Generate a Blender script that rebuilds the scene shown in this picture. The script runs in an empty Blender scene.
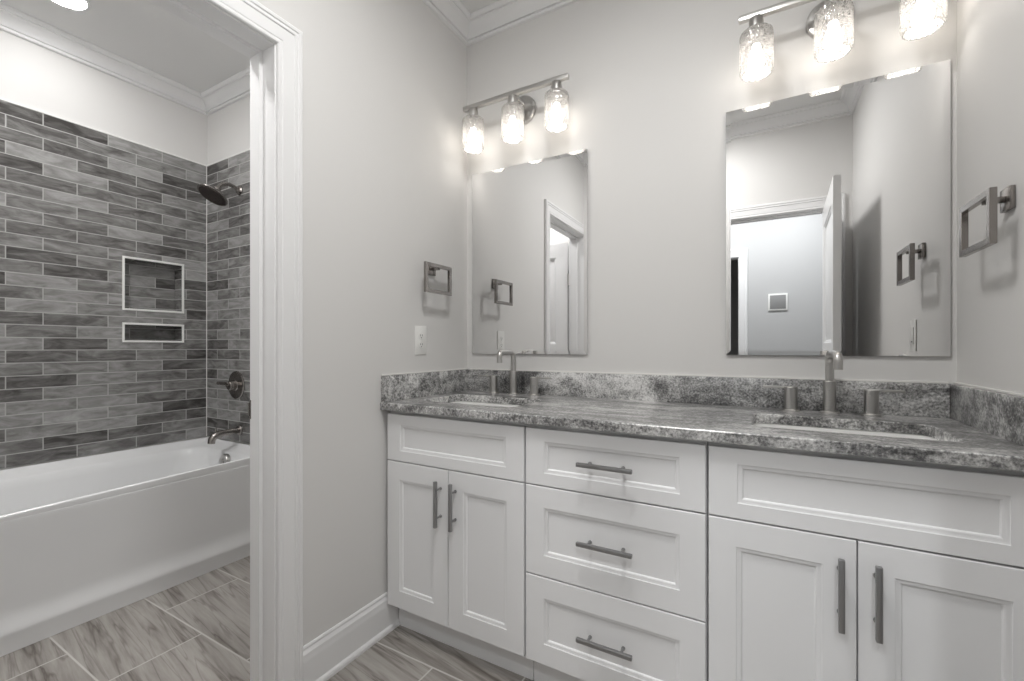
import bpy, bmesh, math, random
from mathutils import Vector, Matrix
C = bpy.context.scene
COL = C.collection
R = math.radians

# ------------------------------------------------------------------ camera, world, exposure
cam_d = bpy.data.cameras.new('camera')
cam = bpy.data.objects.new('camera', cam_d); COL.objects.link(cam)
cam.location = (0, 0, 1.1328)
cam.rotation_euler = (math.pi/2, 0, .5159)
cam_d.sensor_width = 36; cam_d.lens = 441.651/1024*36
cam_d.shift_y = (347.222-340.5)/1024
cam_d.clip_start = .02
C.camera = cam
w = bpy.data.worlds.new('world'); C.world = w; w.use_nodes = True
w.node_tree.nodes['Background'].inputs[0].default_value = (.8, .85, 1, 1)
w.node_tree.nodes['Background'].inputs[1].default_value = .3
vs = C.view_settings
vs.view_transform = 'Standard'; vs.look = 'None'; vs.gamma = 1; vs.use_curve_mapping = False
vs.exposure = 0.13
cy = C.cycles
cy.use_denoising = True
cy.max_bounces = 12; cy.diffuse_bounces = 8; cy.glossy_bounces = 6; cy.transparent_max_bounces = 16
cy.sample_clamp_indirect = 6; cy.caustics_reflective = False; cy.caustics_refractive = False

BULB = 30.0          # vanity bulbs
FLUSH_FILL = 65.0           # added flush fill light, out of view, brightens the vanity room
TUBA = 58.0           # downlight over the tub
TUB_FILL = 310.0          # added fill downlight, out of view just inside the tub room
HALL_FILL = 325.0          # added hall fill lights, out of view behind the camera

# ------------------------------------------------------------------ measures (metres, z up, vanity wall at +y)
H = 1.1328
YW, XL, XR = 1.8462, -1.3106, .5171
YN = .03                      # room face of the near wall (camera stands in its doorway)
ZC, ZCR = 2.76, 2.6665        # ceiling, lower edge of crown
YC, YF, YT = 1.2564, 1.2765, 1.3412
ZT, ZTB = .916, .886          # granite
XT, YE, XA = -3.1929, 1.5431, -2.4223
XLo = XL-.131
TT, TB = 2.3272, .546
YTN = .0                      # near wall of tub room
YH = -1.51                    # hall wall

# ------------------------------------------------------------------ node helpers
def mat(name):
    m = bpy.data.materials.new(name); m.use_nodes = True
    nt = m.node_tree; nt.nodes.clear()
    out = nt.nodes.new('ShaderNodeOutputMaterial')
    return m, nt, out
def N(nt, t, ins=None, **props):
    n = nt.nodes.new('ShaderNode'+t)
    for k, v in props.items(): setattr(n, k, v)
    for k, v in (ins or {}).items():
        s = n.inputs[k]
        if isinstance(v, bpy.types.NodeSocket): nt.links.new(v, s)
        else: s.default_value = v
    return n
def MA(nt, op, a, b=0.0, c=None):
    ins = {0: a, 1: b}
    if c is not None: ins[2] = c
    return N(nt, 'Math', ins, operation=op).outputs[0]
def RAMP(nt, fac, stops, interp='LINEAR'):
    n = N(nt, 'ValToRGB', {0: fac}); cr = n.color_ramp; cr.interpolation = interp
    while len(cr.elements) < len(stops): cr.elements.new(.5)
    for e, (p, c) in zip(cr.elements, stops):
        e.position = p; e.color = (c[0], c[1], c[2], 1) if hasattr(c, '__len__') else (c, c, c, 1)
    return n.outputs[0]
def MIX(nt, fac, a, b, mode='MIX'):
    n = N(nt, 'Mix', data_type='RGBA', blend_type=mode)
    for i, v in ((0, fac), (6, a), (7, b)):
        if isinstance(v, bpy.types.NodeSocket): nt.links.new(v, n.inputs[i])
        else: n.inputs[i].default_value = v
    return n.outputs[2]
def BSDF(nt, out, ins):
    b = N(nt, 'BsdfPrincipled', ins); nt.links.new(b.outputs[0], out.inputs[0]); return b
def POS(nt): return N(nt, 'NewGeometry').outputs['Position']
def NOISE(nt, vec, scale, detail=4, rough=.5, dist=0.0, dim='3D'):
    return N(nt, 'TexNoise', {'Vector': vec, 'Scale': scale, 'Detail': detail, 'Roughness': rough, 'Distortion': dist})
def g(v, a=1): return (v, v, v, a)

def paint(name, col, rough, bump=0.0, spec=.4):
    m, nt, out = mat(name)
    ins = {'Base Color': (*col, 1), 'Roughness': rough, 'Specular IOR Level': spec}
    n = NOISE(nt, POS(nt), 9, 3)
    ins['Base Color'] = MIX(nt, MA(nt, 'MULTIPLY', n.outputs[0], .10), (*col, 1), (*[c*.93 for c in col], 1))
    if bump:
        b = NOISE(nt, POS(nt), 260, 3)
        ins['Normal'] = N(nt, 'Bump', {'Strength': bump, 'Distance': .001, 'Height': b.outputs[0]}).outputs[0]
    BSDF(nt, out, ins); return m
M = {}
M['wall'] = paint('wall_paint', (.685, .678, .667), .55, .12)
M['ceiling'] = paint('ceiling_paint', (.74, .74, .735), .7, .08)
M['trim'] = paint('white_trim_paint', (.79, .79, .793), .32)
M['cabinet'] = paint('white_cabinet_paint', (.765, .765, .77), .38)
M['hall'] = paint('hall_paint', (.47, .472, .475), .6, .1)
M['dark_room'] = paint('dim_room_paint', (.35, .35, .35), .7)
M['plastic'] = paint('white_plastic', (.80, .80, .78), .3)
M['slot'] = paint('dark_slot', (.06, .06, .06), .5)
M['tub'] = paint('tub_acrylic', (.76, .765, .77), .12, 0, .5)
M['china'] = paint('sink_china', (.82, .82, .81), .08, 0, .5)
M['caulk'] = paint('white_caulk', (.78, .77, .75), .5)
M['screen'] = paint('grey_panel', (.25, .25, .25), .4)

def metal(name, col, rough, bump=.05):
    m, nt, out = mat(name)
    n = NOISE(nt, N(nt, 'Mapping', {'Vector': POS(nt), 'Scale': (40, 40, 900)}).outputs[0], 1, 2)
    BSDF(nt, out, {'Base Color': (*col, 1), 'Metallic': 1.0,
        'Roughness': MA(nt, 'MULTIPLY_ADD', n.outputs[0], .12, rough-.06),
        'Normal': N(nt, 'Bump', {'Strength': bump, 'Distance': .0005, 'Height': n.outputs[0]}).outputs[0]})
    return m
M['nickel'] = metal('brushed_nickel', (.54, .53, .515), .30)
M['pull'] = metal('dark_nickel_pull', (.36, .36, .362), .40)
M['bronze'] = metal('warm_nickel', (.30, .28, .265), .24)
M['face'] = metal('spray_face', (.10, .085, .08), .5)
M['alu'] = paint('white_tile_edging', (.82, .82, .80), .35)

def mirror_mat():
    m, nt, out = mat('silvered_mirror')
    n = NOISE(nt, POS(nt), 3, 1)
    BSDF(nt, out, {'Base Color': MIX(nt, n.outputs[0], g(.86), g(.88)), 'Metallic': 1.0, 'Roughness': 0.0})
    return m
M['mirror'] = mirror_mat()

def emit(name, col, s):
    m, nt, out = mat(name)
    e = N(nt, 'Emission', {0: (*col, 1), 1: s}); nt.links.new(e.outputs[0], out.inputs[0]); return m
M['bulb'] = emit('lit_bulb', (1, .94, .87), BULB)
M['down'] = emit('added_flush_fill', (1, .99, .975), FLUSH_FILL)
M['tubdown'] = emit('lit_lens_tub', (1, .99, .98), TUBA)
M['tubfill'] = emit('added_tub_fill', (1, .99, .98), TUB_FILL)
M['hallfill'] = emit('added_hall_fill', (.97, .99, 1), HALL_FILL)

def crackle():
    m, nt, out = mat('crackle_glass')
    p = POS(nt)
    warp = NOISE(nt, p, 30, 2)
    pv = N(nt, 'VectorMath', {0: p, 1: N(nt, 'VectorMath', {0: warp.outputs['Color'], 3: .012}, operation='SCALE').outputs[0]}, operation='ADD').outputs[0]
    v = N(nt, 'TexVoronoi', {'Vector': pv, 'Scale': 95}, feature='DISTANCE_TO_EDGE').outputs[0]
    v2 = N(nt, 'TexVoronoi', {'Vector': pv, 'Scale': 95}, feature='F1')
    edge = RAMP(nt, v, [(0, 1), (.10, .75), (.22, 0)])
    lw = N(nt, 'LayerWeight', {'Blend': .35}).outputs['Facing']
    fac = MA(nt, 'ADD', MA(nt, 'MULTIPLY', edge, .40), MA(nt, 'MULTIPLY_ADD', lw, .45, .06))
    fac = MA(nt, 'ADD', fac, MA(nt, 'MULTIPLY', RAMP(nt, v2.outputs['Color'], [(.55, 0), (.7, 1)]), .22))
    fac = MA(nt, 'MINIMUM', fac, .92)
    bump = N(nt, 'Bump', {'Strength': 1.0, 'Distance': .004, 'Height': v}).outputs[0]
    tr = N(nt, 'BsdfTransparent', {0: (.77, .765, .755, 1)})
    tl = N(nt, 'BsdfTranslucent', {0: (.42, .415, .407, 1), 'Normal': bump})
    df = N(nt, 'BsdfDiffuse', {0: (.45, .45, .44, 1), 'Normal': bump})
    gl = N(nt, 'BsdfGlossy', {0: g(.95), 'Roughness': .06, 'Normal': bump})
    a = N(nt, 'MixShader', {0: .5, 1: tl.outputs[0], 2: df.outputs[0]})
    b = N(nt, 'MixShader', {0: .35, 1: a.outputs[0], 2: gl.outputs[0]})
    c = N(nt, 'MixShader', {0: fac, 1: tr.outputs[0], 2: b.outputs[0]})
    nt.links.new(c.outputs[0], out.inputs[0]); return m
M['shade'] = crackle()

def tile_grid(nt, u, v, w, h, mortar, u0, v0):
    """running bond: returns (grout mask 0/1 smooth, per-tile random colour, in-tile coords)"""
    row = MA(nt, 'FLOOR', MA(nt, 'DIVIDE', MA(nt, 'SUBTRACT', v, v0), h))
    odd = MA(nt, 'FLOORED_MODULO', row, 2.0)
    uu = MA(nt, 'DIVIDE', MA(nt, 'SUBTRACT', u, u0), w)
    uu = MA(nt, 'ADD', uu, MA(nt, 'MULTIPLY', odd, .5))
    col = MA(nt, 'FLOOR', uu)
    fu = MA(nt, 'MULTIPLY', MA(nt, 'SUBTRACT', uu, col), w)
    fv = MA(nt, 'SUBTRACT', MA(nt, 'SUBTRACT', v, v0), MA(nt, 'MULTIPLY', row, h))
    du = MA(nt, 'MINIMUM', fu, MA(nt, 'SUBTRACT', w, fu))
    dv = MA(nt, 'MINIMUM', fv, MA(nt, 'SUBTRACT', h, fv))
    d = MA(nt, 'MINIMUM', du, dv)
    idv = N(nt, 'CombineXYZ', {0: col, 1: row, 2: 3.7}).outputs[0]
    rnd = N(nt, 'TexWhiteNoise', {'Vector': idv}, noise_dimensions='3D')
    mr = N(nt, 'MapRange', {0: d, 1: mortar*.35, 2: mortar*.65, 3: 1.0, 4: 0.0})
    return mr.outputs[0], rnd, fu, fv, d

def wall_tile(axis):
    m, nt, out = mat('grey_glazed_tile_'+axis)
    geo = N(nt, 'NewGeometry')
    sp = N(nt, 'SeparateXYZ', {0: geo.outputs['Position']})
    sn = N(nt, 'SeparateXYZ', {0: geo.outputs['Normal']})
    up = MA(nt, 'GREATER_THAN', MA(nt, 'ABSOLUTE', sn.outputs[2]), .5)
    sx = MA(nt, 'GREATER_THAN', MA(nt, 'ABSOLUTE', sn.outputs[0]), .5)
    any_ = MA(nt, 'MAXIMUM', sx, up)
    u = MA(nt, 'ADD', MA(nt, 'MULTIPLY', sp.outputs[1], any_), MA(nt, 'MULTIPLY', MA(nt, 'SUBTRACT', sp.outputs[0], XT-.78), MA(nt, 'SUBTRACT', 1.0, any_)))
    v = MA(nt, 'ADD', MA(nt, 'MULTIPLY', sp.outputs[2], MA(nt, 'SUBTRACT', 1.0, up)), MA(nt, 'MULTIPLY', sp.outputs[0], up))
    hh = (TT-TB)/28
    mask, rnd, fu, fv, d = tile_grid(nt, u, v, 0.2572, hh, .0044, .78+.1286, TB)
    rv = N(nt, 'CombineXYZ', {0: MA(nt, 'MULTIPLY_ADD', rnd.outputs[0], 37.0, MA(nt, 'MULTIPLY', fu, 5.0)), 1: MA(nt, 'MULTIPLY', fv, 16.0), 2: MA(nt, 'MULTIPLY', rnd.outputs[0], 91.0)}).outputs[0]
    n1 = NOISE(nt, rv, 1.6, 5, .6, .8)
    n2 = NOISE(nt, rv, 6, 4, .7, .4)
    val = MA(nt, 'ADD', MA(nt, 'MULTIPLY_ADD', n1.outputs[0], .95, -.20), MA(nt, 'MULTIPLY', n2.outputs[0], .16))
    val = MA(nt, 'ADD', val, MA(nt, 'MULTIPLY', MA(nt, 'SUBTRACT', rnd.outputs[0], .5), .40))
    tile = RAMP(nt, val, [(.06, (.055, .052, .050)), (.26, (.14, .136, .132)), (.50, (.285, .282, .277)), (.80, (.45, .45, .445))])
    colr = MIX(nt, mask, tile, (.40, .395, .385, 1))
    wob = NOISE(nt, geo.outputs['Position'], 22, 2)
    hgt = MA(nt, 'ADD', MA(nt, 'MULTIPLY', MA(nt, 'MINIMUM', d, .005), 110.0), MA(nt, 'MULTIPLY', wob.outputs[0], .55))
    hgt = MA(nt, 'ADD', hgt, MA(nt, 'MULTIPLY', n2.outputs[0], .10))
    bump = N(nt, 'Bump', {'Strength': .55, 'Distance': .003, 'Height': hgt}).outputs[0]
    BSDF(nt, out, {'Base Color': colr, 'Roughness': MA(nt, 'MULTIPLY_ADD', mask, .5, .16), 'Specular IOR Level': .5, 'Normal': bump})
    return m
M['tile'] = wall_tile('shower')

def floor_tile():
    m, nt, out = mat('streaked_floor_tile')
    sp = N(nt, 'SeparateXYZ', {0: POS(nt)})
    u, v = sp.outputs[0], sp.outputs[1]
    mask, rnd, fu, fv, d = tile_grid(nt, u, v, .61, .305, .006, -1.929, .0)
    off = MA(nt, 'MULTIPLY', rnd.outputs[0], 53.0)
    # streaks run along the tile, slightly slanted
    a = MA(nt, 'ADD', fv, MA(nt, 'MULTIPLY', fu, .14))
    vec = N(nt, 'CombineXYZ', {0: MA(nt, 'MULTIPLY_ADD', fu, 1.5, off), 1: MA(nt, 'MULTIPLY', a, 20.0), 2: off}).outputs[0]
    n1 = NOISE(nt, vec, 1.0, 6, .62, .35)
    n2 = NOISE(nt, vec, 3.5, 5, .65, .3)
    n4 = NOISE(nt, vec, .9, 3, .5, .6)
    ridge = MA(nt, 'ABSOLUTE', MA(nt, 'SUBTRACT', n4.outputs[0], .5))
    vein = N(nt, 'MapRange', {0: ridge, 1: 0.0, 2: .035, 3: 1.0, 4: 0.0}).outputs[0]
    val = MA(nt, 'ADD', MA(nt, 'MULTIPLY', n1.outputs[0], .85), MA(nt, 'MULTIPLY', n2.outputs[0], .28))
    val = MA(nt, 'ADD', val, MA(nt, 'MULTIPLY', MA(nt, 'SUBTRACT', rnd.outputs[0], .5), .12))
    val = MA(nt, 'SUBTRACT', val, MA(nt, 'MULTIPLY', vein, .15))
    col = RAMP(nt, val, [(.30, (.120, .105, .093)), (.44, (.225, .206, .188)), (.58, (.33, .309, .287)), (.76, (.43, .41, .385))])
    col = MIX(nt, mask, col, (.54, .525, .50, 1))
    hgt = MA(nt, 'ADD', MA(nt, 'MULTIPLY', MA(nt, 'MINIMUM', d, .004), 100.0), MA(nt, 'MULTIPLY', n2.outputs[0], .12))
    bump = N(nt, 'Bump', {'Strength': .35, 'Distance': .002, 'Height': hgt}).outputs[0]
    BSDF(nt, out, {'Base Color': col, 'Roughness': MA(nt, 'MULTIPLY_ADD', mask, .3, .42), 'Normal': bump, 'Specular IOR Level': .35})
    return m
M['floor'] = floor_tile()

def granite():
    m, nt, out = mat('grey_veined_granite')
    p = POS(nt)
    wv = NOISE(nt, p, 3.0, 3)
    pw = N(nt, 'VectorMath', {0: p, 1: N(nt, 'VectorMath', {0: wv.outputs['Color'], 3: .22}, operation='SCALE').outputs[0]}, operation='ADD').outputs[0]
    st = N(nt, 'Mapping', {'Vector': pw, 'Rotation': (0, 0, R(-14)), 'Scale': (3.2, 13, 9)}).outputs[0]
    n1 = NOISE(nt, st, 1.0, 5, .62, .7)
    n2 = NOISE(nt, p, 150, 3, .6)
    n3 = NOISE(nt, pw, 48, 4, .65, .6)
    val = MA(nt, 'ADD', MA(nt, 'MULTIPLY_ADD', n1.outputs[0], .72, -.215), MA(nt, 'ADD', MA(nt, 'MULTIPLY', n2.outputs[0], .55), MA(nt, 'MULTIPLY', n3.outputs[0], .40)))
    val = MA(nt, 'SUBTRACT', val, .10)
    col = RAMP(nt, val, [(.35, (.024, .024, .025)), (.42, (.090, .090, .091)), (.495, (.225, .224, .222)), (.58, (.45, .448, .444)), (.68, (.74, .736, .73))])
    BSDF(nt, out, {'Base Color': col, 'Roughness': .30, 'Specular IOR Level': .6, 'Coat Weight': 1.0, 'Coat Roughness': .22, 'Coat IOR': 1.9})
    return m
M['granite'] = granite()

# ------------------------------------------------------------------ mesh helpers (everything is authored in world coordinates)
class MB:
    def __init__(s): s.bm = bmesh.new()
    def box(s, x0, x1, y0, y1, z0, z1, bev=0.0, seg=2, X=None):
        b = bmesh.new()
        vs = [b.verts.new((x, y, z)) for x in (x0, x1) for y in (y0, y1) for z in (z0, z1)]
        for f in ((0,1,3,2),(4,6,7,5),(0,4,5,1),(2,3,7,6),(0,2,6,4),(1,5,7,3)): b.faces.new([vs[i] for i in f])
        bmesh.ops.recalc_face_normals(b, faces=b.faces)
        if bev: bmesh.ops.bevel(b, geom=list(b.edges), offset=bev, segments=seg, profile=.5, affect='EDGES')
        if X is not None: bmesh.ops.transform(b, matrix=X, verts=b.verts)
        s.join(b); return s
    def join(s, b):
        me = bpy.data.meshes.new('t'); b.to_mesh(me); b.free(); s.bm.from_mesh(me); bpy.data.meshes.remove(me)
    def loft(s, loops, closed=True, cap0=False, cap1=False):
        b = bmesh.new()
        L = [[b.verts.new(p) for p in lp] for lp in loops]
        n = len(L[0])
        for A, B in zip(L, L[1:]):
            for i in range(n if closed else n-1):
                j = (i+1) % n
                try: b.faces.new((A[i], A[j], B[j], B[i]))
                except ValueError: pass
        if cap0: b.faces.new(L[0][::-1])
        if cap1: b.faces.new(L[-1])
        bmesh.ops.recalc_face_normals(b, faces=b.faces)
        s.join(b); return s
    def lathe(s, prof, X=Matrix(), n=32, cap0=True, cap1=True):
        loops = [[X @ Vector((max(r, 1e-5)*math.cos(2*math.pi*i/n), max(r, 1e-5)*math.sin(2*math.pi*i/n), z)) for i in range(n)] for r, z in prof]
        return s.loft(loops, True, cap0, cap1)
    def tube(s, pts, r, n=16, cap=True):
        pts = [Vector(p) for p in pts]; rs = r if hasattr(r, '__len__') else [r]*len(pts)
        t0 = (pts[1]-pts[0]).normalized()
        a = t0.orthogonal().normalized(); loops = []
        for i, p in enumerate(pts):
            t = ((pts[min(i+1, len(pts)-1)]-p).normalized()+(p-pts[max(i-1, 0)]).normalized()).normalized()
            a = (a-t*a.dot(t)).normalized(); b = t.cross(a)
            loops.append([p+(a*math.cos(2*math.pi*k/n)+b*math.sin(2*math.pi*k/n))*rs[i] for k in range(n)])
        return s.loft(loops, True, cap, cap)
    def xform(s, X): bmesh.ops.transform(s.bm, matrix=X, verts=s.bm.verts); return s
    def build(s, name, m, parent=None, smooth=True, ang=28):
        if parent is not None: bmesh.ops.translate(s.bm, vec=-world_loc(parent), verts=s.bm.verts)
        me = bpy.data.meshes.new(name); s.bm.to_mesh(me); s.bm.free()
        if smooth:
            me.polygons.foreach_set('use_smooth', [True]*len(me.polygons))
            me.set_sharp_from_angle(angle=R(ang))
        me.materials.append(m)
        o = bpy.data.objects.new(name, me); COL.objects.link(o)
        if parent is not None: o.parent = parent
        return o
def world_loc(o):
    v = Vector(o.location)
    while o.parent: o = o.parent; v += Vector(o.location)
    return v
def thing(name, label, cat, loc, group=None):
    o = bpy.data.objects.new(name, None); COL.objects.link(o); o.location = loc
    o.empty_display_size = .1
    o['label'] = label; o['category'] = cat
    if group: o['group'] = group
    return o
def tag(o, label, cat, group=None):
    o['label'] = label; o['category'] = cat
    if group: o['group'] = group
    return o
def struct(o, label=None, cat=None):
    o['kind'] = 'structure'
    if label: o['label'] = label
    if cat: o['category'] = cat
    return o
def copy_tree(o, parent=None):
    c = o.copy(); COL.objects.link(c)
    if parent is not None: c.parent = parent
    for ch in list(o.children): copy_tree(ch, c)
    return c
def rects(u0, u1, v0, v1, holes):
    us = sorted({u0, u1, *[h[0] for h in holes], *[h[1] for h in holes]}); us = [u for u in us if u0 <= u <= u1]
    vv = sorted({v0, v1, *[h[2] for h in holes], *[h[3] for h in holes]}); vv = [v for v in vv if v0 <= v <= v1]
    for a, b in zip(us, us[1:]):
        run = None
        for c, d in zip(vv, vv[1:]):
            mu, mv = (a+b)/2, (c+d)/2
            if any(h[0] < mu < h[1] and h[2] < mv < h[3] for h in holes):
                if run: yield (a, b, *run)
                run = None
            else: run = (run[0], d) if run else (c, d)
        if run: yield (a, b, *run)
def wall_x(mb, x0, x1, y0, y1, z0, z1, holes=()):
    for a, b, c, d in rects(y0, y1, z0, z1, list(holes)): mb.box(x0, x1, a, b, c, d)
    return mb
def wall_y(mb, y0, y1, x0, x1, z0, z1, holes=()):
    for a, b, c, d in rects(x0, x1, z0, z1, list(holes)): mb.box(a, b, y0, y1, c, d)
    return mb

# ------------------------------------------------------------------ the setting
DY0, DY1, DH = .123, .8245, 2.067           # doorway to the tub room (in the left wall)
NX0, NX1 = -.375, .39                      # doorway behind the camera
HX0, HX1 = -.98, -.22                      # doorway in the hall wall
T = .019
struct(MB().box(-3.5, 1.75, -3.3, 2.1, -.1, 0).build('floor', M['floor'], smooth=False), 'grey brown streaked rectangular floor tiles with pale grout', 'floor')
struct(MB().box(-3.5, 1.75, -3.3, 2.1, ZC, ZC+.1).build('ceiling', M['ceiling'], smooth=False), 'smooth white ceiling above the crown moulding', 'ceiling')
struct(wall_y(MB(), YW, YW+.12, XLo, XR+.12, 0, ZC).build('wall_far', M['wall'], smooth=False), 'greige painted wall behind the double vanity', 'wall')
struct(wall_x(MB(), XLo, XL, YN, YW, 0, ZC, [(DY0-T, DY1+T, 0, DH+T)]).build('wall_left', M['wall'], smooth=False), 'greige wall with the doorway to the tub room', 'wall')
struct(wall_x(MB(), XR, XR+.12, -.09, YW, 0, ZC).build('wall_right', M['wall'], smooth=False), 'greige wall at the right end of the vanity', 'wall')
struct(wall_y(MB(), YN-.12, YN, XLo, XR, 0, ZC, [(NX0-T, NX1+T, 0, DH+T)]).build('wall_near', M['wall'], smooth=False), 'greige wall with the entrance door, seen in the mirror', 'wall')
# tub room
niches = [(1.099, 1.411, 1.346, 1.658), (1.099, 1.411, 1.161, 1.2755)]
XP, YP = XT-.008, YE+.008
inn = [(a+.012, b-.012, c+.012, d-.012) for a, b, c, d in niches]
wl = struct(wall_x(MB(), XP-.12, XP, YTN-.12, YP+.12, 0, ZC, inn).build('wall_shower_side', M['wall'], smooth=False), 'long tub wall, grey glazed running bond tile below white paint', 'wall')
wall_x(MB(), XP, XT, YTN, YE, TB, TT, inn).build('tile_cladding', M['tile'], wl, smooth=False)
MB().box(XP, XT+.002, YTN, YE+.002, TT, TT+.009).build('tile_edging', M['alu'], wl, smooth=False)
we = struct(wall_y(MB(), YP, YP+.12, XP, XLo, 0, ZC).build('wall_shower_end', M['wall'], smooth=False), 'short tub wall holding the shower head and valve', 'wall')
wall_y(MB(), YE, YP, XP, XA+.05, TB, TT).build('tile_cladding', M['tile'], we, smooth=False)
MB().box(XT-.001, XT+.0035, YE-.0035, YE+.001, TB, TT).build('corner_grout', M['caulk'], we, smooth=False)
MB().box(XP, XA+.052, YE-.002, YP, TT, TT+.009).build('tile_edging', M['alu'], we, smooth=False)
struct(wall_y(MB(), YTN-.12, YTN, XP, XLo, 0, ZC).build('wall_tub_near', M['wall'], smooth=False), 'painted wall at the near end of the tub room', 'wall')
# hall behind the camera
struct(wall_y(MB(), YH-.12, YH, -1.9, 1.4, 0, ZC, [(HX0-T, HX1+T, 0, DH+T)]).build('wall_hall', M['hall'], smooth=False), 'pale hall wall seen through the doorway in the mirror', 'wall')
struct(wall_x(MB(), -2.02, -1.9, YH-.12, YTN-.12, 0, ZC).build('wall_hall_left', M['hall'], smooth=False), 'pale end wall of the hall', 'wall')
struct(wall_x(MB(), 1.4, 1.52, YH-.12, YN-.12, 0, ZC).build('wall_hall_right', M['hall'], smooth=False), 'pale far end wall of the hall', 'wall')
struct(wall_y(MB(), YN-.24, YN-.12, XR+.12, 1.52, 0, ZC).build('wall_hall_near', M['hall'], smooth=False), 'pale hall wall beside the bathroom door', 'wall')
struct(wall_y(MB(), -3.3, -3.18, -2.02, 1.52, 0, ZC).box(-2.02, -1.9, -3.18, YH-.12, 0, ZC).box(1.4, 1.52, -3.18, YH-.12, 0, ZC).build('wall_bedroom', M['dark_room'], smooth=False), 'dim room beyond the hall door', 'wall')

def crown(name, x0, x1, y0, y1, label):
    prof = [(0, ZCR), (.012, ZCR), (.0155, 2.669), (.0165, 2.674), (.0145, 2.679), (.009, 2.681), (.009, 2.685), (.018, 2.686), (.019, 2.690), (.021, 2.697),
            (.027, 2.710), (.036, 2.722), (.047, 2.731), (.056, 2.735), (.056, 2.740), (.065, 2.741), (.071, 2.747), (.0745, 2.754), (.0745, ZC)]
    loops = [[(x0+o, y0+o, z), (x1-o, y0+o, z), (x1-o, y1-o, z), (x0+o, y1-o, z)] for o, z in prof]
    return struct(MB().loft(loops).build(name, M['trim'], ang=22), label, 'crown moulding')
crown('trim_1', XL, XR, YN, YW, 'white crown moulding around the vanity room')
crown('trim_2', XP, XLo, YTN, YP, 'white crown moulding around the tub room')

CAS = [(0, 0), (0, .008), (.003, .011), (.009, .012), (.012, .009), (.016, .009), (.019, .011), (.040, .0135), (.056, .015), (.059, .0185), (.063, .019), (.066, .0165), (.070, .0165), (.073, .020), (.081, .021), (.086, .018), (.0889, .013), (.0889, 0)]
CAS = [(a*.92, t) for a, t in CAS]
def casing(axis, pos, sgn, a, b, h, lim=None):
    loops = []
    for wd, t in CAS:
        aa, bb = a-wd, b+wd
        if lim: aa = max(aa, lim[0]); bb = min(bb, lim[1])
        q = pos+sgn*t
        pts = [(aa, 0), (aa, h+wd), (bb, h+wd), (bb, 0)]
        loops.append([(q, u, z) if axis == 'x' else (u, q, z) for u, z in pts])
    return MB().loft(loops, closed=False)
def panel_leaf(width, th=.035, h=2.04):
    """two-panel door leaf, local x 0..width, y 0..th, z .01..h"""
    b = MB()
    st, rails = .11, [(.01, .22), (1.0, 1.16), (h-.12, h)]
    b.box(0, st, 0, th, .01, h).box(width-st, width, 0, th, .01, h)
    for z0, z1 in rails: b.box(st, width-st, 0, th, z0, z1)
    for (z0, z1) in ((.22, 1.0), (1.16, h-.12)):
        for yy, s in ((0, 1), (th, -1)):
            lp = []
            for o, d in ((0, 0), (.004, .004), (.012, .006), (.018, .012), (.030, .012), (.05, .006)):
                lp.append([(st+o, yy+s*d, z0+o), (width-st-o, yy+s*d, z0+o), (width-st-o, yy+s*d, z1-o), (st+o, yy+s*d, z1-o)])
            b.loft(lp, True, False, True)
    return b
# doorway to the tub room
d1 = thing('door_1', 'white cased doorway to the tub room with its panelled door swung open', 'door', (XL, DY1, 0)); d1['kind'] = 'structure'
casing('x', XL, 1, DY0-.005, DY1+.005, DH+.005, (.052, 2)).build('casing', M['trim'], d1, ang=18)
casing('x', XLo, -1, DY0-.005, DY1+.005, DH+.005, (.005, 2)).build('casing', M['trim'], d1, ang=18)
MB().box(XLo, XL, DY1, DY1+T, 0, DH+T).box(XLo, XL, DY0-T, DY0, 0, DH+T).box(XLo, XL, DY0, DY1, DH, DH+T).build('jamb', M['trim'], d1, smooth=False)
sx0, sx1 = XL-.106, XL-.062
MB().box(sx0, sx1, DY1-.011, DY1, 0, DH).box(sx0, sx1, DY0, DY0+.011, 0, DH).box(sx0, sx1, DY0+.011, DY1-.011, DH-.011, DH).build('door_stop', M['trim'], d1)
MB().box(XLo-.0015, XLo+.024, DY1-.0016, DY1-.0002, .902, .962).box(XLo-.006, XLo, DY1-.003, DY1+.001, .910, .954).build('strike_plate', M['bronze'], d1)
leaf = panel_leaf(.70).xform(Matrix.Translation((XLo-.028, .066, 0)) @ Matrix.Scale(-1, 4, (1, 0, 0)))
bmesh.ops.reverse_faces(leaf.bm, faces=leaf.bm.faces)
leaf = leaf.build('door_leaf', M['trim'], d1, ang=18)
for z in (.25, 1.05, 1.72):
    MB().lathe([(.008, z-.05), (.008, z+.05)], Matrix.Translation((XLo-.016, .110, 0)), 14).box(XLo-.03, XLo-.001, .101, .104, z-.05, z+.05).build('hinge', M['nickel'], d1)
# doorway behind the camera
d2 = thing('door_2', 'white entrance door standing open against the right wall, seen in the mirror', 'door', (NX1, YN, 0)); d2['kind'] = 'structure'
casing('y', YN, 1, NX0-.005, NX1+.005, DH+.005, (-2, XR-.003)).build('casing', M['trim'], d2, ang=18)
casing('y', YN-.12, -1, NX0-.005, NX1+.005, DH+.005).build('casing', M['trim'], d2, ang=18)
MB().box(NX0-T, NX0, YN-.12, YN, 0, DH+T).box(NX1, NX1+T, YN-.12, YN, 0, DH+T).box(NX0, NX1, YN-.12, YN, DH, DH+T).build('jamb', M['trim'], d2, smooth=False)
MB().box(NX0, NX1, YN-.073, YN-.037, DH-.011, DH, .002).box(NX0, NX0+.011, YN-.073, YN-.037, 0, DH-.011, .002).build('door_stop', M['trim'], d2)
QL = Matrix.Translation((NX1-.004, YN+.022, 0)) @ Matrix.Rotation(R(92.0), 4, 'Z')
lf = panel_leaf(.75).xform(QL).build('door_leaf', M['trim'], d2, ang=18)
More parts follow.
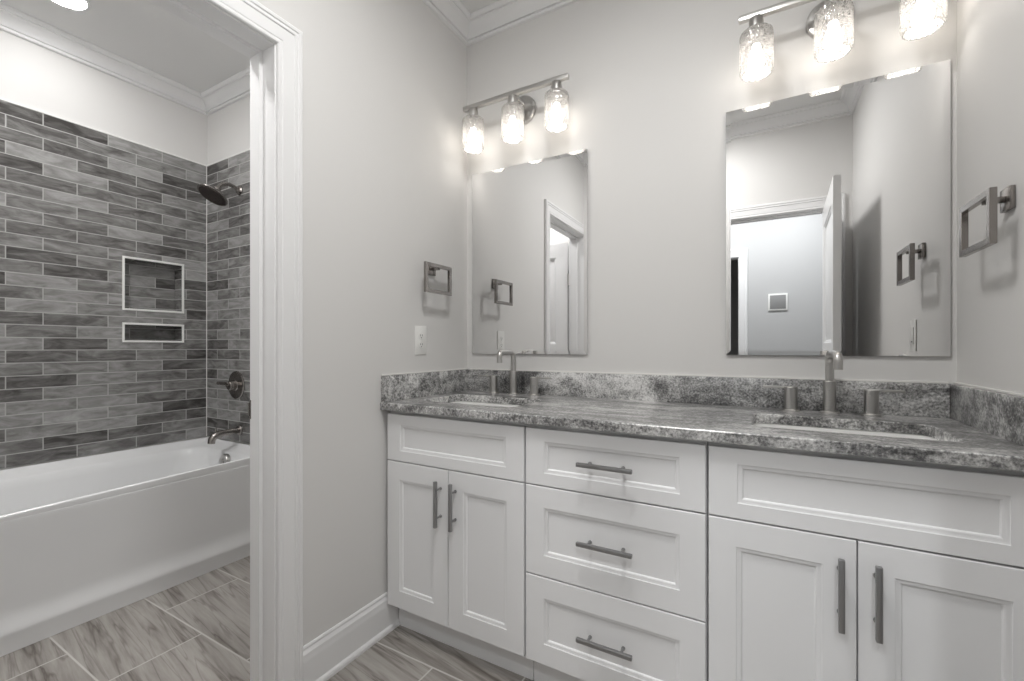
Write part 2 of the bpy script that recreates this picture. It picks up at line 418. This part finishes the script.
# doorway in the hall
d3 = thing('door_3', 'white cased doorway in the hall wall, seen in the mirror', 'door', (HX1, YH, 0)); d3['kind'] = 'structure'
casing('y', YH, 1, HX0-.005, HX1+.005, DH+.005).build('casing', M['trim'], d3, ang=18)
MB().box(HX0-T, HX0, YH-.12, YH, 0, DH+T).box(HX1, HX1+T, YH-.12, YH, 0, DH+T).box(HX0, HX1, YH-.12, YH, DH, DH+T).build('jamb', M['trim'], d3, smooth=False)

# baseboard on the left wall
BB = [(.024, 0), (.024, .010), (.021, .017), (.0150, .022), (.0140, .100), (.0145, .108), (.0125, .116), (.0125, .119), (.0118, .128), (.0070, .137), (.0060, .140), (.0070, .146), (.0040, .1515), (0, .1523)]
def base_x(name, x, s, y0, y1, label):
    return struct(MB().loft([[(x+s*t, y0, z), (x+s*t, y1, z)] for t, z in BB], closed=False).build(name, M['trim'], ang=20), label, 'baseboard')
base_x('baseboard_left', XL, 1, DY1+.0875, YT, 'white moulded baseboard between doorway and vanity')
base_x('baseboard_right', XR, -1, .06, YC+.08, 'white moulded baseboard on the right wall')

# ------------------------------------------------------------------ vanity cabinets
def front(mb, x0, x1, z0, z1, stile, rail, th=.019, y=YF):
    e = .0015
    lp = [[(x0, y+th, z0), (x1, y+th, z0), (x1, y+th, z1), (x0, y+th, z1)],
          [(x0, y+e, z0), (x1, y+e, z0), (x1, y+e, z1), (x0, y+e, z1)],
          [(x0+e, y, z0+e), (x1-e, y, z0+e), (x1-e, y, z1-e), (x0+e, y, z1-e)]]
    for o, d in ((0, 0), (.0006, .0022), (.004, .0034), (.0095, .0040), (.0120, .0052), (.0135, .0085), (.0140, .0092)):
        a, b, c, dd = x0+stile+o, x1-stile-o, z0+rail+o, z1-rail-o
        lp.append([(a, y+d, c), (b, y+d, c), (b, y+d, dd), (a, y+d, dd)])
    return mb.loft(lp, True, True, True)
def pull(cx, cz, vertical, parent, L=.167):
    b = MB(); y0, y1 = YF-.0375, YF-.0255
    hw = .0062
    if vertical: b.box(cx-hw, cx+hw, y0, y1, cz-L/2, cz+L/2, .0022)
    else: b.box(cx-L/2, cx+L/2, y0, y1, cz-hw, cz+hw, .0022)
    for s in (-1, 1):
        px, pz = (cx, cz+s*.0505) if vertical else (cx+s*.0505, cz)
        b.tube([(px, YF, pz), (px, YF-.004, pz), (px, YF-.0045, pz), (px, y1+.001, pz)], [.0055, .0055, .0038, .0038], 16)
    return b.build('handle', M['pull'], parent)
ZB, ZF1 = .1156, .8715
def carcass(x0, x1, root, e0=True, e1=True):
    yb, p = YF+.0195, .018
    b = MB().box(x0, x0+p, yb, YW-.002, ZB, ZTB).box(x1-p, x1, yb, YW-.002, ZB, ZTB)
    b.box(x0+p, x1-p, yb+.02, YW-.02, ZB, ZB+p).box(x0+p, x1-p, YW-.012, YW-.002, ZB, ZTB)
    b.box(x0+p, x1-p, yb, yb+.02, ZB, ZTB)
    b.build('carcass', M['cabinet'], root, smooth=False)
    MB().box(x0, x1, YT, YT+.016, 0, ZB).build('toe_kick', M['cabinet'], root, smooth=False)
gp = .0022
cabs = [('sink_cabinet', -1.2935, -.6775, 'white sink cabinet with two doors under the left basin, beside the doorway wall'),
        ('drawer_cabinet', -.6745, -.1295, 'white cabinet of three stacked drawers between the two sink cabinets'),
        ('sink_cabinet', -.1265, .5165, 'white wide sink cabinet with two doors under the right basin')]
rows = [(.6905, ZF1, .065, .040), (.4010, .6860, .065, .066), (.1180, .3965, .065, .066)]
for i, (nm, x0, x1, lab) in enumerate(cabs):
    root = thing(nm, lab, 'cabinet', ((x0+x1)/2, YF, 0), 'vanity cabinets')
    carcass(x0, x1, root)
    fx1 = x1-gp if i < 2 else .506
    fx0 = x0+gp
    if i == 2: MB().box(.5085, .5165, YF+.004, YF+.0195, ZB, ZF1).build('filler_strip', M['cabinet'], root, smooth=False)
    if i == 1:
        for z0, z1, st, rl in rows:
            d = front(MB(), fx0, fx1, z0, z1, st, rl).build('drawer', M['cabinet'], root, ang=18)
            pull((fx0+fx1)/2, (z0+z1)/2+.001, False, d)
    else:
        front(MB(), fx0, fx1, rows[0][0], ZF1, .068, .040).build('false_front', M['cabinet'], root, ang=18)
        xm = -.9904 if i == 0 else .1902
        for a, b, hx in ((fx0, xm-.0016, xm-.0335), (xm+.0016, fx1, xm+.0335)):
            d = front(MB(), a, b, rows[2][0], rows[1][1], .065, .068).build('door', M['cabinet'], root, ang=18)
            pull(hx, .566, True, d)

# ------------------------------------------------------------------ countertop, splashes
def rrect(x0, x1, y0, y1, r, n=6):
    pts = []
    for cx, cy_, a0 in ((x1-r, y1-r, 0), (x0+r, y1-r, 90), (x0+r, y0+r, 180), (x1-r, y0+r, 270)):
        for k in range(n+1):
            a = R(a0+90*k/n); pts.append((cx+r*math.cos(a), cy_+r*math.sin(a)))
    return pts
SINKS = [(-1.215, -.785), (-.025, .405)]
SY0, SY1 = 1.385, 1.655
def slab():
    b = bmesh.new(); e = .003
    x0, x1 = XL+.0005, XR-.0005
    outer = [(x0, YC), (x1, YC), (x1, YW-.0005), (x0, YW-.0005)]
    def ring(pts, z): return [b.verts.new((x, y, z)) for x, y in pts]
    def edges(vs): return [b.edges.new((vs[i], vs[(i+1) % len(vs)])) for i in range(len(vs))]
    tops = [ring([(x0, YC+e), (x1, YC+e), outer[2], outer[3]], ZT)]
    holes = [rrect(a, c, SY0, SY1, .035) for a, c in SINKS]
    big = [rrect(a-e, c+e, SY0-e, SY1+e, .035+e) for a, c in SINKS]
    hb = [ring(p, ZT) for p in big]
    es = edges(tops[0])
    for h in hb: es += edges(h)
    bmesh.ops.triangle_fill(b, edges=es, use_beauty=True, normal=(0, 0, 1))
    mid = ring(outer, ZT-e); low = ring([(x0, YC+e), (x1, YC+e), outer[2], outer[3]], ZTB); mid2 = ring(outer, ZTB+e)
    chain = [tops[0], mid, mid2, low]
    for A, B in zip(chain, chain[1:]):
        for i in range(4): b.faces.new((A[i], A[(i+1) % 4], B[(i+1) % 4], B[i]))
    lows = [low]; es = [b.edges.get((low[i], low[(i+1) % 4])) for i in range(4)]
    for h, p in zip(hb, holes):
        m1 = ring(p, ZT-e); l1 = ring(p, ZTB)
        for A, B in ((h, m1), (m1, l1)):
            n = len(A)
            for i in range(n): b.faces.new((A[i], A[(i+1) % n], B[(i+1) % n], B[i]))
        es += [b.edges.get((l1[i], l1[(i+1) % len(l1)])) for i in range(len(l1))]
    bmesh.ops.triangle_fill(b, edges=es, use_beauty=True, normal=(0, 0, -1))
    bmesh.ops.recalc_face_normals(b, faces=b.faces)
    m = MB(); m.join(b); return m
tag(slab().build('countertop', M['granite'], ang=25), 'long polished grey granite countertop with two basin cutouts', 'countertop')
SPL = [('polished grey granite backsplash strip along the wall under the mirrors', (XL+.0205, XR-.0205, YW-.0197, YW-.0005)),
       ('short granite side splash on the left wall under the outlet', (XL+.0005, XL+.0195, YC+.004, YW-.0005)),
       ('short granite side splash on the right wall by the right basin', (XR-.0195, XR-.0005, YC+.004, YW-.0005))]
for lab, (a, b_, c, d) in SPL:
    s = tag(MB().box(a, b_, c, d, ZT, 1.0205, .0015).build('backsplash', M['granite']), lab, 'backsplash', 'granite splashes')
    if c > 1.5: cb = (a, b_, d-.006, d)
    elif a < 0: cb = (a, a+.006, c, d)
    else: cb = (b_-.006, b_, c, d)
    MB().box(cb[0], cb[1], cb[2], cb[3], 1.0205, 1.0265, .001).build('caulk_line', M['caulk'], s)

# ------------------------------------------------------------------ basins
def make_sink(x0, x1, lab):
    cx, cyy = (x0+x1)/2, (SY0+SY1)/2
    root = thing('sink', lab, 'sink', (cx, cyy, ZTB-.15), 'undermount basins')
    def lp(o, z, r): return [(x, y, z) for x, y in rrect(x0-o, x1+o, SY0-o, SY1+o, r)]
    zt = ZTB-.0005
    L = [lp(.025, zt, .05), lp(.004, zt, .038), lp(.0, zt-.004, .036), lp(-.004, zt-.06, .036), lp(-.010, zt-.105, .045), lp(-.024, zt-.130, .05), lp(-.055, zt-.138, .05), lp(-.115, zt-.142, .018),
         lp(-.115, zt-.150, .018), lp(-.05, zt-.149, .05), lp(-.015, zt-.140, .05), lp(-.000, zt-.105, .045), lp(.006, zt-.03, .04), lp(.025, zt-.012, .05), lp(.025, zt, .05)]
    b = MB().loft(L); 
    b.loft([lp(-.115, zt-.142, .018), [(cx+(x-cx)*.3, cyy+(y-cyy)*.6, zt-.143) for x, y, z in lp(-.115, 0, .018)]], True, False, True)
    b.loft([lp(-.115, zt-.150, .018), [(cx+(x-cx)*.3, cyy+(y-cyy)*.6, zt-.150) for x, y, z in lp(-.115, 0, .018)]], True, False, True)
    b.build('basin', M['china'], root)
    MB().lathe([(.022, 0), (.022, .003), (.018, .004), (.016, .002), (.014, .006), (.0, .008)], Matrix.Translation((cx, cyy, zt-.143)), 24).build('drain', M['nickel'], root)
make_sink(*SINKS[0], 'white undermount basin in the granite at the doorway end')
make_sink(*SINKS[1], 'white undermount basin in the granite nearest the right wall')

# ------------------------------------------------------------------ faucets
def arc(c, r, a0, a1, ax1, ax2, n=8):
    c, ax1, ax2 = Vector(c), Vector(ax1), Vector(ax2)
    return [c+(ax1*math.cos(R(a0+(a1-a0)*k/n))+ax2*math.sin(R(a0+(a1-a0)*k/n)))*r for k in range(n+1)]
def make_faucet(x, lab):
    y, z = 1.787, ZT
    root = thing('faucet', lab, 'faucet', (x, y, z), 'widespread faucets')
    b = MB().lathe([(.028, 0), (.028, .004), (.026, .006), (.0180, .007), (.0180, .104), (.0165, .106), (.0, .106)], Matrix.Translation((x, y, z)), 28)
    rr = .032; zt = 1.1105; ye = 1.662
    pts = [(x, y, z+.104), (x, y, zt-rr)] + arc((x, y-rr, zt-rr), rr, 0, 90, (0, 1, 0), (0, 0, 1))[1:] + [(x, ye+.02, zt)] + arc((x, ye+.02, zt-.02), .02, 0, 90, (0, 0, 1), (0, -1, 0))[1:] + [(x, ye, 1.064)]
    b.tube(pts, .0122, 18)
    b.build('spout', M['nickel'], root)
    for s in (-1, 1):
        hx = x+s*.108
        h = MB().lathe([(.027, 0), (.027, .004), (.025, .006), (.0190, .007), (.0190, .080), (.0175, .082), (0, .082)], Matrix.Translation((hx, y, z)), 28).build('handle', M['nickel'], root)
        MB().box(min(hx, hx+s*.083), max(hx, hx+s*.083), y-.0055, y+.0055, z+.0755, z+.0835, .002).build('lever', M['nickel'], h)
    return root
f1 = make_faucet(-1.006, 'brushed nickel widespread faucet behind the basin at the doorway end')
f2 = copy_tree(f1); f2.location.x = .193
for ch in f2.children:
    if ch.name.startswith('spout'): ch.rotation_euler.z = R(3.5)
f2['label'] = 'brushed nickel widespread faucet behind the basin nearest the right wall'

# ------------------------------------------------------------------ mirrors
def make_mirror(x0, x1, z0, z1, lab):
    yf = YW-.011; k = yf/YW
    x0, x1, z0, z1 = x0*k, x1*k, H+(z0-H)*k, H+(z1-H)*k
    root = thing('mirror', lab, 'mirror', ((x0+x1)/2, YW-.001, z0), 'frameless mirrors')
    bw = .016
    MB().loft([[(a, y, c) for a, c in ((x0+o, z0+o), (x1-o, z0+o), (x1-o, z1-o), (x0+o, z1-o))] for o, y in ((0, YW-.006), (0, yf+.0011), (bw, yf))], True, True, True).build('mirror_glass', M['mirror'], root, smooth=False)
    MB().box(x0+.002, x1-.002, YW-.006, YW-.0005, z0+.002, z1-.002).build('backing', M['slot'], root, smooth=False)
make_mirror(-1.2793, -.668, 1.1008, 2.0040, 'tall frameless mirror on the wall above the basin at the doorway end')
make_mirror(-.1195, .5032, 1.1045, 2.0185, 'tall frameless mirror above the basin nearest the right wall')

# ------------------------------------------------------------------ vanity lights
def make_light(cx, lab):
    yb = YW-.108; zb = 2.277
    root = thing('vanity_light', lab, 'wall light', (cx, YW, 2.255), 'three shade vanity lights')
    Qy = Matrix.Translation((cx, YW-.0005, 2.25)) @ Matrix.Rotation(R(90), 4, 'X')
    MB().lathe([(.066, 0), (.066, .012), (.063, .016), (.058, .018), (.02, .019), (0, .019)], Qy, 40).build('mounting_plate', M['nickel'], root)
    MB().box(cx-.270, cx+.270, yb-.010, yb+.010, zb-.010, zb+.010, .0015).build('bar', M['nickel'], root)
    MB().box(cx-.010, cx+.010, yb+.010, YW-.018, zb-.009, zb+.009, .0015).tube([(cx, YW-.018, zb-.01), (cx, YW-.03, zb-.004), (cx, yb+.03, zb)], .006, 10).build('arm', M['nickel'], root)
    for k in (-1, 0, 1):
        x = cx+k*.216
        Q = Matrix.Translation((x, yb, 0))
        MB().lathe([(.0, zb-.0095), (.018, zb-.0095), (.021, zb-.014), (.023, zb-.028), (.023, zb-.066), (.0, zb-.066)], Q, 28).build('socket', M['nickel'], root)
        zt, zl, r = zb-.056, 2.072, .052
        outer = [(.0235, zt), (.036, zt), (.0435, zt-.002), (.049, zt-.007), (r-.0005, zt-.014), (r, zt-.022), (r, (zt+zl)/2), (r, zl+.014), (r-.001, zl+.008), (.0475, zl+.002), (.045, zl)]
        inner = [(.043, zl+.001), (.0455, zl+.005), (r-.004, zl+.013), (r-.004, (zt+zl)/2), (r-.004, zt-.022), (.0455, zt-.010), (.041, zt-.006), (.034, zt-.004), (.0235, zt-.004)]
        sh = MB().lathe(outer+inner+[outer[0]], Q, 40, False, False).build('shade', M['shade'], root)
        c = zb-.160
        MB().lathe([(.0, c-.034), (.010, c-.0325), (.019, c-.026), (.0245, c-.014), (.026, c), (.0245, c+.013), (.020, c+.026), (.0145, c+.040), (.0125, c+.050), (.0125, c+.056), (0, c+.056)], Q, 24).build('bulb', M['bulb'], root)
        MB().lathe([(0.0, c+.056), (.0125, c+.056), (.0125, zb-.066), (0, zb-.066)], Q, 20).build('bulb_base', M['nickel'], root)
make_light(-.982, 'brushed nickel three shade crackle glass light above the mirror nearest the doorway')
make_light(.1975, 'brushed nickel three shade crackle glass light above the mirror nearest the right wall')

# ------------------------------------------------------------------ towel rings
def make_ring(lab):
    y, z = 1.549, 1.4355
    root = thing('towel_ring', lab, 'towel ring', (XL, y, z), 'square towel rings')
    x = XL+.055; w2, h2, t = .090, .065, .016
    b = MB()
    lp = []
    fr = lambda o, xx: [(xx, y-w2+o, z-h2+o), (xx, y+w2-o, z-h2+o), (xx, y+w2-o, z+h2-o), (xx, y-w2+o, z+h2-o)]
    lp = [fr(.001, x-.007), fr(0, x-.006), fr(0, x+.006), fr(.001, x+.007), fr(t-.001, x+.007), fr(t, x+.006), fr(t, x-.006), fr(t-.001, x-.007), fr(.001, x-.007)]
    b.loft(lp).build('ring', M['bronze'], root, ang=25)
    zr = z+h2-.014
    MB().box(XL+.0005, XL+.0115, y+.013-.025, y+.013+.025, zr-.027, zr+.027, .0018).build('rosette', M['bronze'], root)
    MB().box(XL+.0115, x-.006, y+.006, y+.020, zr-.007, zr+.007, .001).build('post', M['bronze'], root)
    return root
r1 = make_ring('square open nickel towel ring on the wall above the outlet, beside the doorway')
r2 = copy_tree(r1); r2.location = (XR, 1.520, 1.4365); r2.rotation_euler = (0, 0, math.pi)
r2['label'] = 'square open nickel towel ring on the right wall, nearest the camera'

# ------------------------------------------------------------------ outlet and switch
def plate_root(name, lab, cat, y, z, hw=.038, hh=.0625):
    root = thing(name, lab, cat, (XL, y, z))
    MB().box(XL+.0003, XL+.0045, y-hw, y+hw, z-hh, z+hh, .0022).build('cover_plate', M['plastic'], root)
    return root
o1 = plate_root('outlet', 'white duplex outlet plate on the left wall under the towel ring', 'outlet', 1.4925, 1.1635)
for s in (-1, 1):
    zc = 1.1635+s*.0195
    rc = MB().lathe([(.0172, 0), (.0172, .0016), (.0165, .002), (0, .002)], Matrix.Translation((XL+.0045, 1.4925, zc)) @ Matrix.Rotation(R(90), 4, 'Y'), 24).build('receptacle', M['plastic'], o1)
    MB().box(XL+.0063, XL+.0069, 1.4925-.0075, 1.4925-.0052, zc-.002, zc+.006).box(XL+.0063, XL+.0069, 1.4925+.0052, 1.4925+.0075, zc-.002, zc+.006).box(XL+.0063, XL+.0069, 1.490, 1.495, zc-.0105, zc-.006).build('slots', M['slot'], rc)
s1 = plate_root('light_switch', 'white rocker switch plate on the right wall, seen in the mirror', 'switch', 1.3, 1.18)
MB().box(XL+.0042, XL+.0072, 1.3-.0165, 1.3+.0165, 1.18-.033, 1.18+.033, .001).build('rocker', M['plastic'], s1)
MB().box(XL+.0070, XL+.0075, 1.3-.010, 1.3+.010, 1.18-.026, 1.18-.022).build('indicator', M['slot'], s1)
s1.location = (XR, 1.385, 1.178); s1.rotation_euler = (0, 0, math.pi)
# hall panel
hp = thing('wall_panel', 'small square grey panel with white frame on the hall wall, seen in the mirror', 'wall panel', (.134, YH, 1.587))
MB().box(.134-.084, .134+.084, YH, YH+.012, 1.587-.084, 1.587+.084, .003).build('frame', M['plastic'], hp)
MB().box(.134-.069, .134+.069, YH+.0118, YH+.0145, 1.587-.069, 1.587+.069, .001).build('screen', M['screen'], hp)

# ------------------------------------------------------------------ bathtub
bt = thing('bathtub', 'white alcove bathtub with smooth apron in the tiled tub room', 'bathtub', ((XT+XA)/2, (YTN+YE)/2, 0))
TX0, TX1, TY0, TY1 = XT+.001, XA, YTN+.002, YE-.001
def tl(o0, o1, oy, z, r, back=0.0):
    pts = rrect(TX0+o0, TX1-o1, TY0+oy, TY1-oy, r, 8)
    out = []
    for x, y in pts:
        f = max(0, 1-(x-TX0)/.05); f = max(f, 1-(TY1-y)/.05 if TY1-y < .05 else 0)
        out.append((x, y, z+back*min(1, f)))
    return out
zr = .505
L = [tl(.0, .004, .0, zr-.022, .002, .0), tl(.0, .0, .0, zr-.016, .002, .02), tl(0, .0015, 0, zr-.005, .002, .036), tl(.001, .008, .001, zr, .003, .036), tl(.014, .03, .014, zr+.0005, .03, .030), tl(.048, .044, .055, zr+.001, .12), tl(.054, .050, .062, zr-.002, .12), tl(.061, .056, .070, zr-.010, .13),
     tl(.068, .064, .080, zr-.05, .14), tl(.090, .085, .11, zr-.22, .15), tl(.115, .11, .15, zr-.32, .15), tl(.16, .15, .2, zr-.355, .15), tl(.24, .23, .3, zr-.365, .12)]
MB().loft(L, True, False, True).build('tub_shell', M['tub'], bt, ang=50)
AP = [(-.020, zr-.012), (.0008, zr-.0125), (.0008, zr-.028), (-.003, .45), (-.010, .30), (-.015, .20), (-.0165, .155), (-.0155, .135), (-.012, .117), (-.007, .101), (-.002, .087), (.0005, .078), (.0015, .070), (.0005, .065), (.0, .001)]
MB().loft([[(XA+a, TY0, z), (XA+a, TY1, z)] for a, z in AP], closed=False).build('apron', M['tub'], bt, ang=40)
Qe = Matrix.Translation((-2.80, TY1-.087, .452)) @ Matrix.Rotation(R(90-8), 4, 'X')
MB().lathe([(.040, -.01), (.040, .010), (.036, .015), (.0, .016)], Qe, 28).box(-.008, .008, -.034, .012, .014, .022, .002, 2, Qe).build('overflow_plate', M['nickel'], bt)
MB().lathe([(.034, 0), (.034, .003), (.02, .006), (0, .007)], Matrix.Translation((-2.80, TY1-.42, zr-.365)), 24).build('drain', M['nickel'], bt)

# niches
for nm, (a, b_, c, d) in zip(('large square recessed tile niche with white edging in the long tub wall', 'low narrow recessed niche with white edging, below the square niche'), niches):
    nr = thing('wall_niche', nm, 'niche', (XT, (a+b_)/2, c), 'tiled shower niches')
    q = .012
    fr = lambda o, xx: [(xx, a+o, c+o), (xx, b_-o, c+o), (xx, b_-o, d-o), (xx, a+o, d-o)]
    MB().loft([fr(.0005, XT), fr(0, XT+.003), fr(.002, XT+.005), fr(q-.001, XT+.005), fr(q, XT+.003), fr(q, XT-.006)]).build('edging', M['alu'], nr, ang=25)
    MB().loft([fr(q+.0003, XT-.002), fr(q+.0003, XT-.09)], True, False, True).build('tiled_recess', M['tile'], nr, smooth=False)

# shower fittings
XS = -2.806
sh = thing('wall_shower', 'round nickel shower on a curved arm high on the short tub wall', 'shower', (XS, YE, 2.10))
MB().lathe([(.030, 0), (.030, .004), (.022, .012), (.012, .014), (0, .014)], Matrix.Translation((XS, YE-.0005, 2.10)) @ Matrix.Rotation(R(90), 4, 'X'), 28).build('wall_flange', M['bronze'], sh)
arm = [(XS, YE-.008, 2.100), (XS, YE-.035, 2.112), (XS, YE-.062, 2.117), (XS, YE-.088, 2.113), (XS, YE-.108, 2.101), (XS, YE-.122, 2.084), (XS, YE-.131, 2.068)]
MB().tube(arm, .0115, 16).build('arm', M['bronze'], sh)
Qh = Matrix.Translation((XS, YE-.129, 2.070)) @ Matrix.Rotation(R(150), 4, 'X')
MB().lathe([(0, -.012), (.017, -.010), (.019, .004), (.014, .014), (.022, .022), (.050, .034), (.076, .043), (.083, .050), (.083, .056), (.076, .058), (0, .058)], Qh, 40).build('spray_head', M['bronze'], sh)
fc = MB().lathe([(.073, .0575), (.073, .0605), (0, .0610)], Qh, 36)
for rr, n in ((.02, 6), (.04, 12), (.06, 18)):
    for k in range(n):
        a = 2*math.pi*k/n
        fc.lathe([(.0022, .0605), (.0018, .0635), (0, .0638)], Qh @ Matrix.Translation((rr*math.cos(a), rr*math.sin(a), 0)), 6)
fc.build('spray_face', M['face'], sh)
sv = thing('shower_valve', 'round nickel shower valve with lever on the short tub wall', 'shower valve', (-2.84, YE, .897))
Qv = Matrix.Translation((-2.84, YE-.0005, .897)) @ Matrix.Rotation(R(90), 4, 'X')
MB().lathe([(.088, 0), (.088, .004), (.082, .008), (.034, .011), (.030, .014), (.028, .046), (.024, .050), (0, .050)], Qv, 40).build('escutcheon', M['bronze'], sv)
MB().tube([(-2.84, YE-.05, .905), (-2.84, YE-.062, .905), (-2.84, YE-.062, .905)][:2], .015, 18).tube([(-2.832, YE-.060, .912), (-2.87, YE-.064, .912), (-2.918, YE-.070, .912)], [.012, .0115, .011], 14).build('lever', M['bronze'], sv)
ts = thing('tub_spout', 'curved nickel tub spout on the short wall above the tub rim', 'tub spout', (XS, YE, .622))
MB().lathe([(.032, 0), (.032, .005), (.026, .012), (0, .013)], Matrix.Translation((XS, YE-.0005, .622)) @ Matrix.Rotation(R(90), 4, 'X'), 28).build('wall_flange', M['bronze'], ts)
MB().tube([(XS, YE-.008, .622), (XS, YE-.10, .620), (XS, YE-.128, .617), (XS, YE-.148, .607), (XS, YE-.160, .590), (XS, YE-.163, .568)], [.0175, .0185, .0195, .020, .020, .019], 20).build('spout', M['bronze'], ts)
MB().tube([(XS, YE-.138, .633), (XS, YE-.138, .652), (XS, YE-.138, .656)], [.005, .005, .007], 10).build('diverter_knob', M['bronze'], ts)

# ------------------------------------------------------------------ ceiling lights; all except the lamp over the tub are added fill
def down(x, y, lab, m, r=.075):
    root = thing('recessed_light', lab, 'ceiling light', (x, y, ZC), 'recessed ceiling lights')
    Q = Matrix.Translation((x, y, ZC)) @ Matrix.Rotation(math.pi, 4, 'X')
    MB().lathe([(r+.016, .0003), (r+.014, .004), (r+.002, .006), (r, .003), (r, .0003)], Q, 36, False, False).build('trim_ring', M['trim'], root)
    MB().lathe([(r, .003), (0, .0032)], Q, 36, False, True).build('lens', m, root)
down(-2.815, .757, 'lit round recessed light in the tub room ceiling', M['tubdown'])
down(-1.95, .35, 'added unseen fill light in the tub room ceiling just inside the doorway', M['tubfill'])  # extra lamp added out of view to lift the tub room
dm = thing('added_flush_light', 'added unseen round fill light in the middle of the vanity room ceiling', 'ceiling light', (-.38, .66, ZC))  # unseen lamp added to brighten walls and cabinets
Qd = Matrix.Translation((-.38, .66, ZC)) @ Matrix.Rotation(math.pi, 4, 'X')
MB().lathe([(.185, .0003), (.185, .050), (.182, .056), (.172, .056), (.170, .050), (.170, .0003)], Qd, 40, False, False).build('rim', M['nickel'], dm)
MB().lathe([(.169, .046), (.150, .054), (.10, .062), (.05, .066), (0, .067)], Qd, 40, False, True).build('fill_lens', M['down'], dm)
down(-.45, -.86, 'added unseen fill light in the hall ceiling left of the entrance', M['hallfill'])  # both hall lamps are added, unseen, for fill through the entrance
down(.30, -.86, 'added unseen fill light in the hall ceiling in front of the entrance', M['hallfill'])
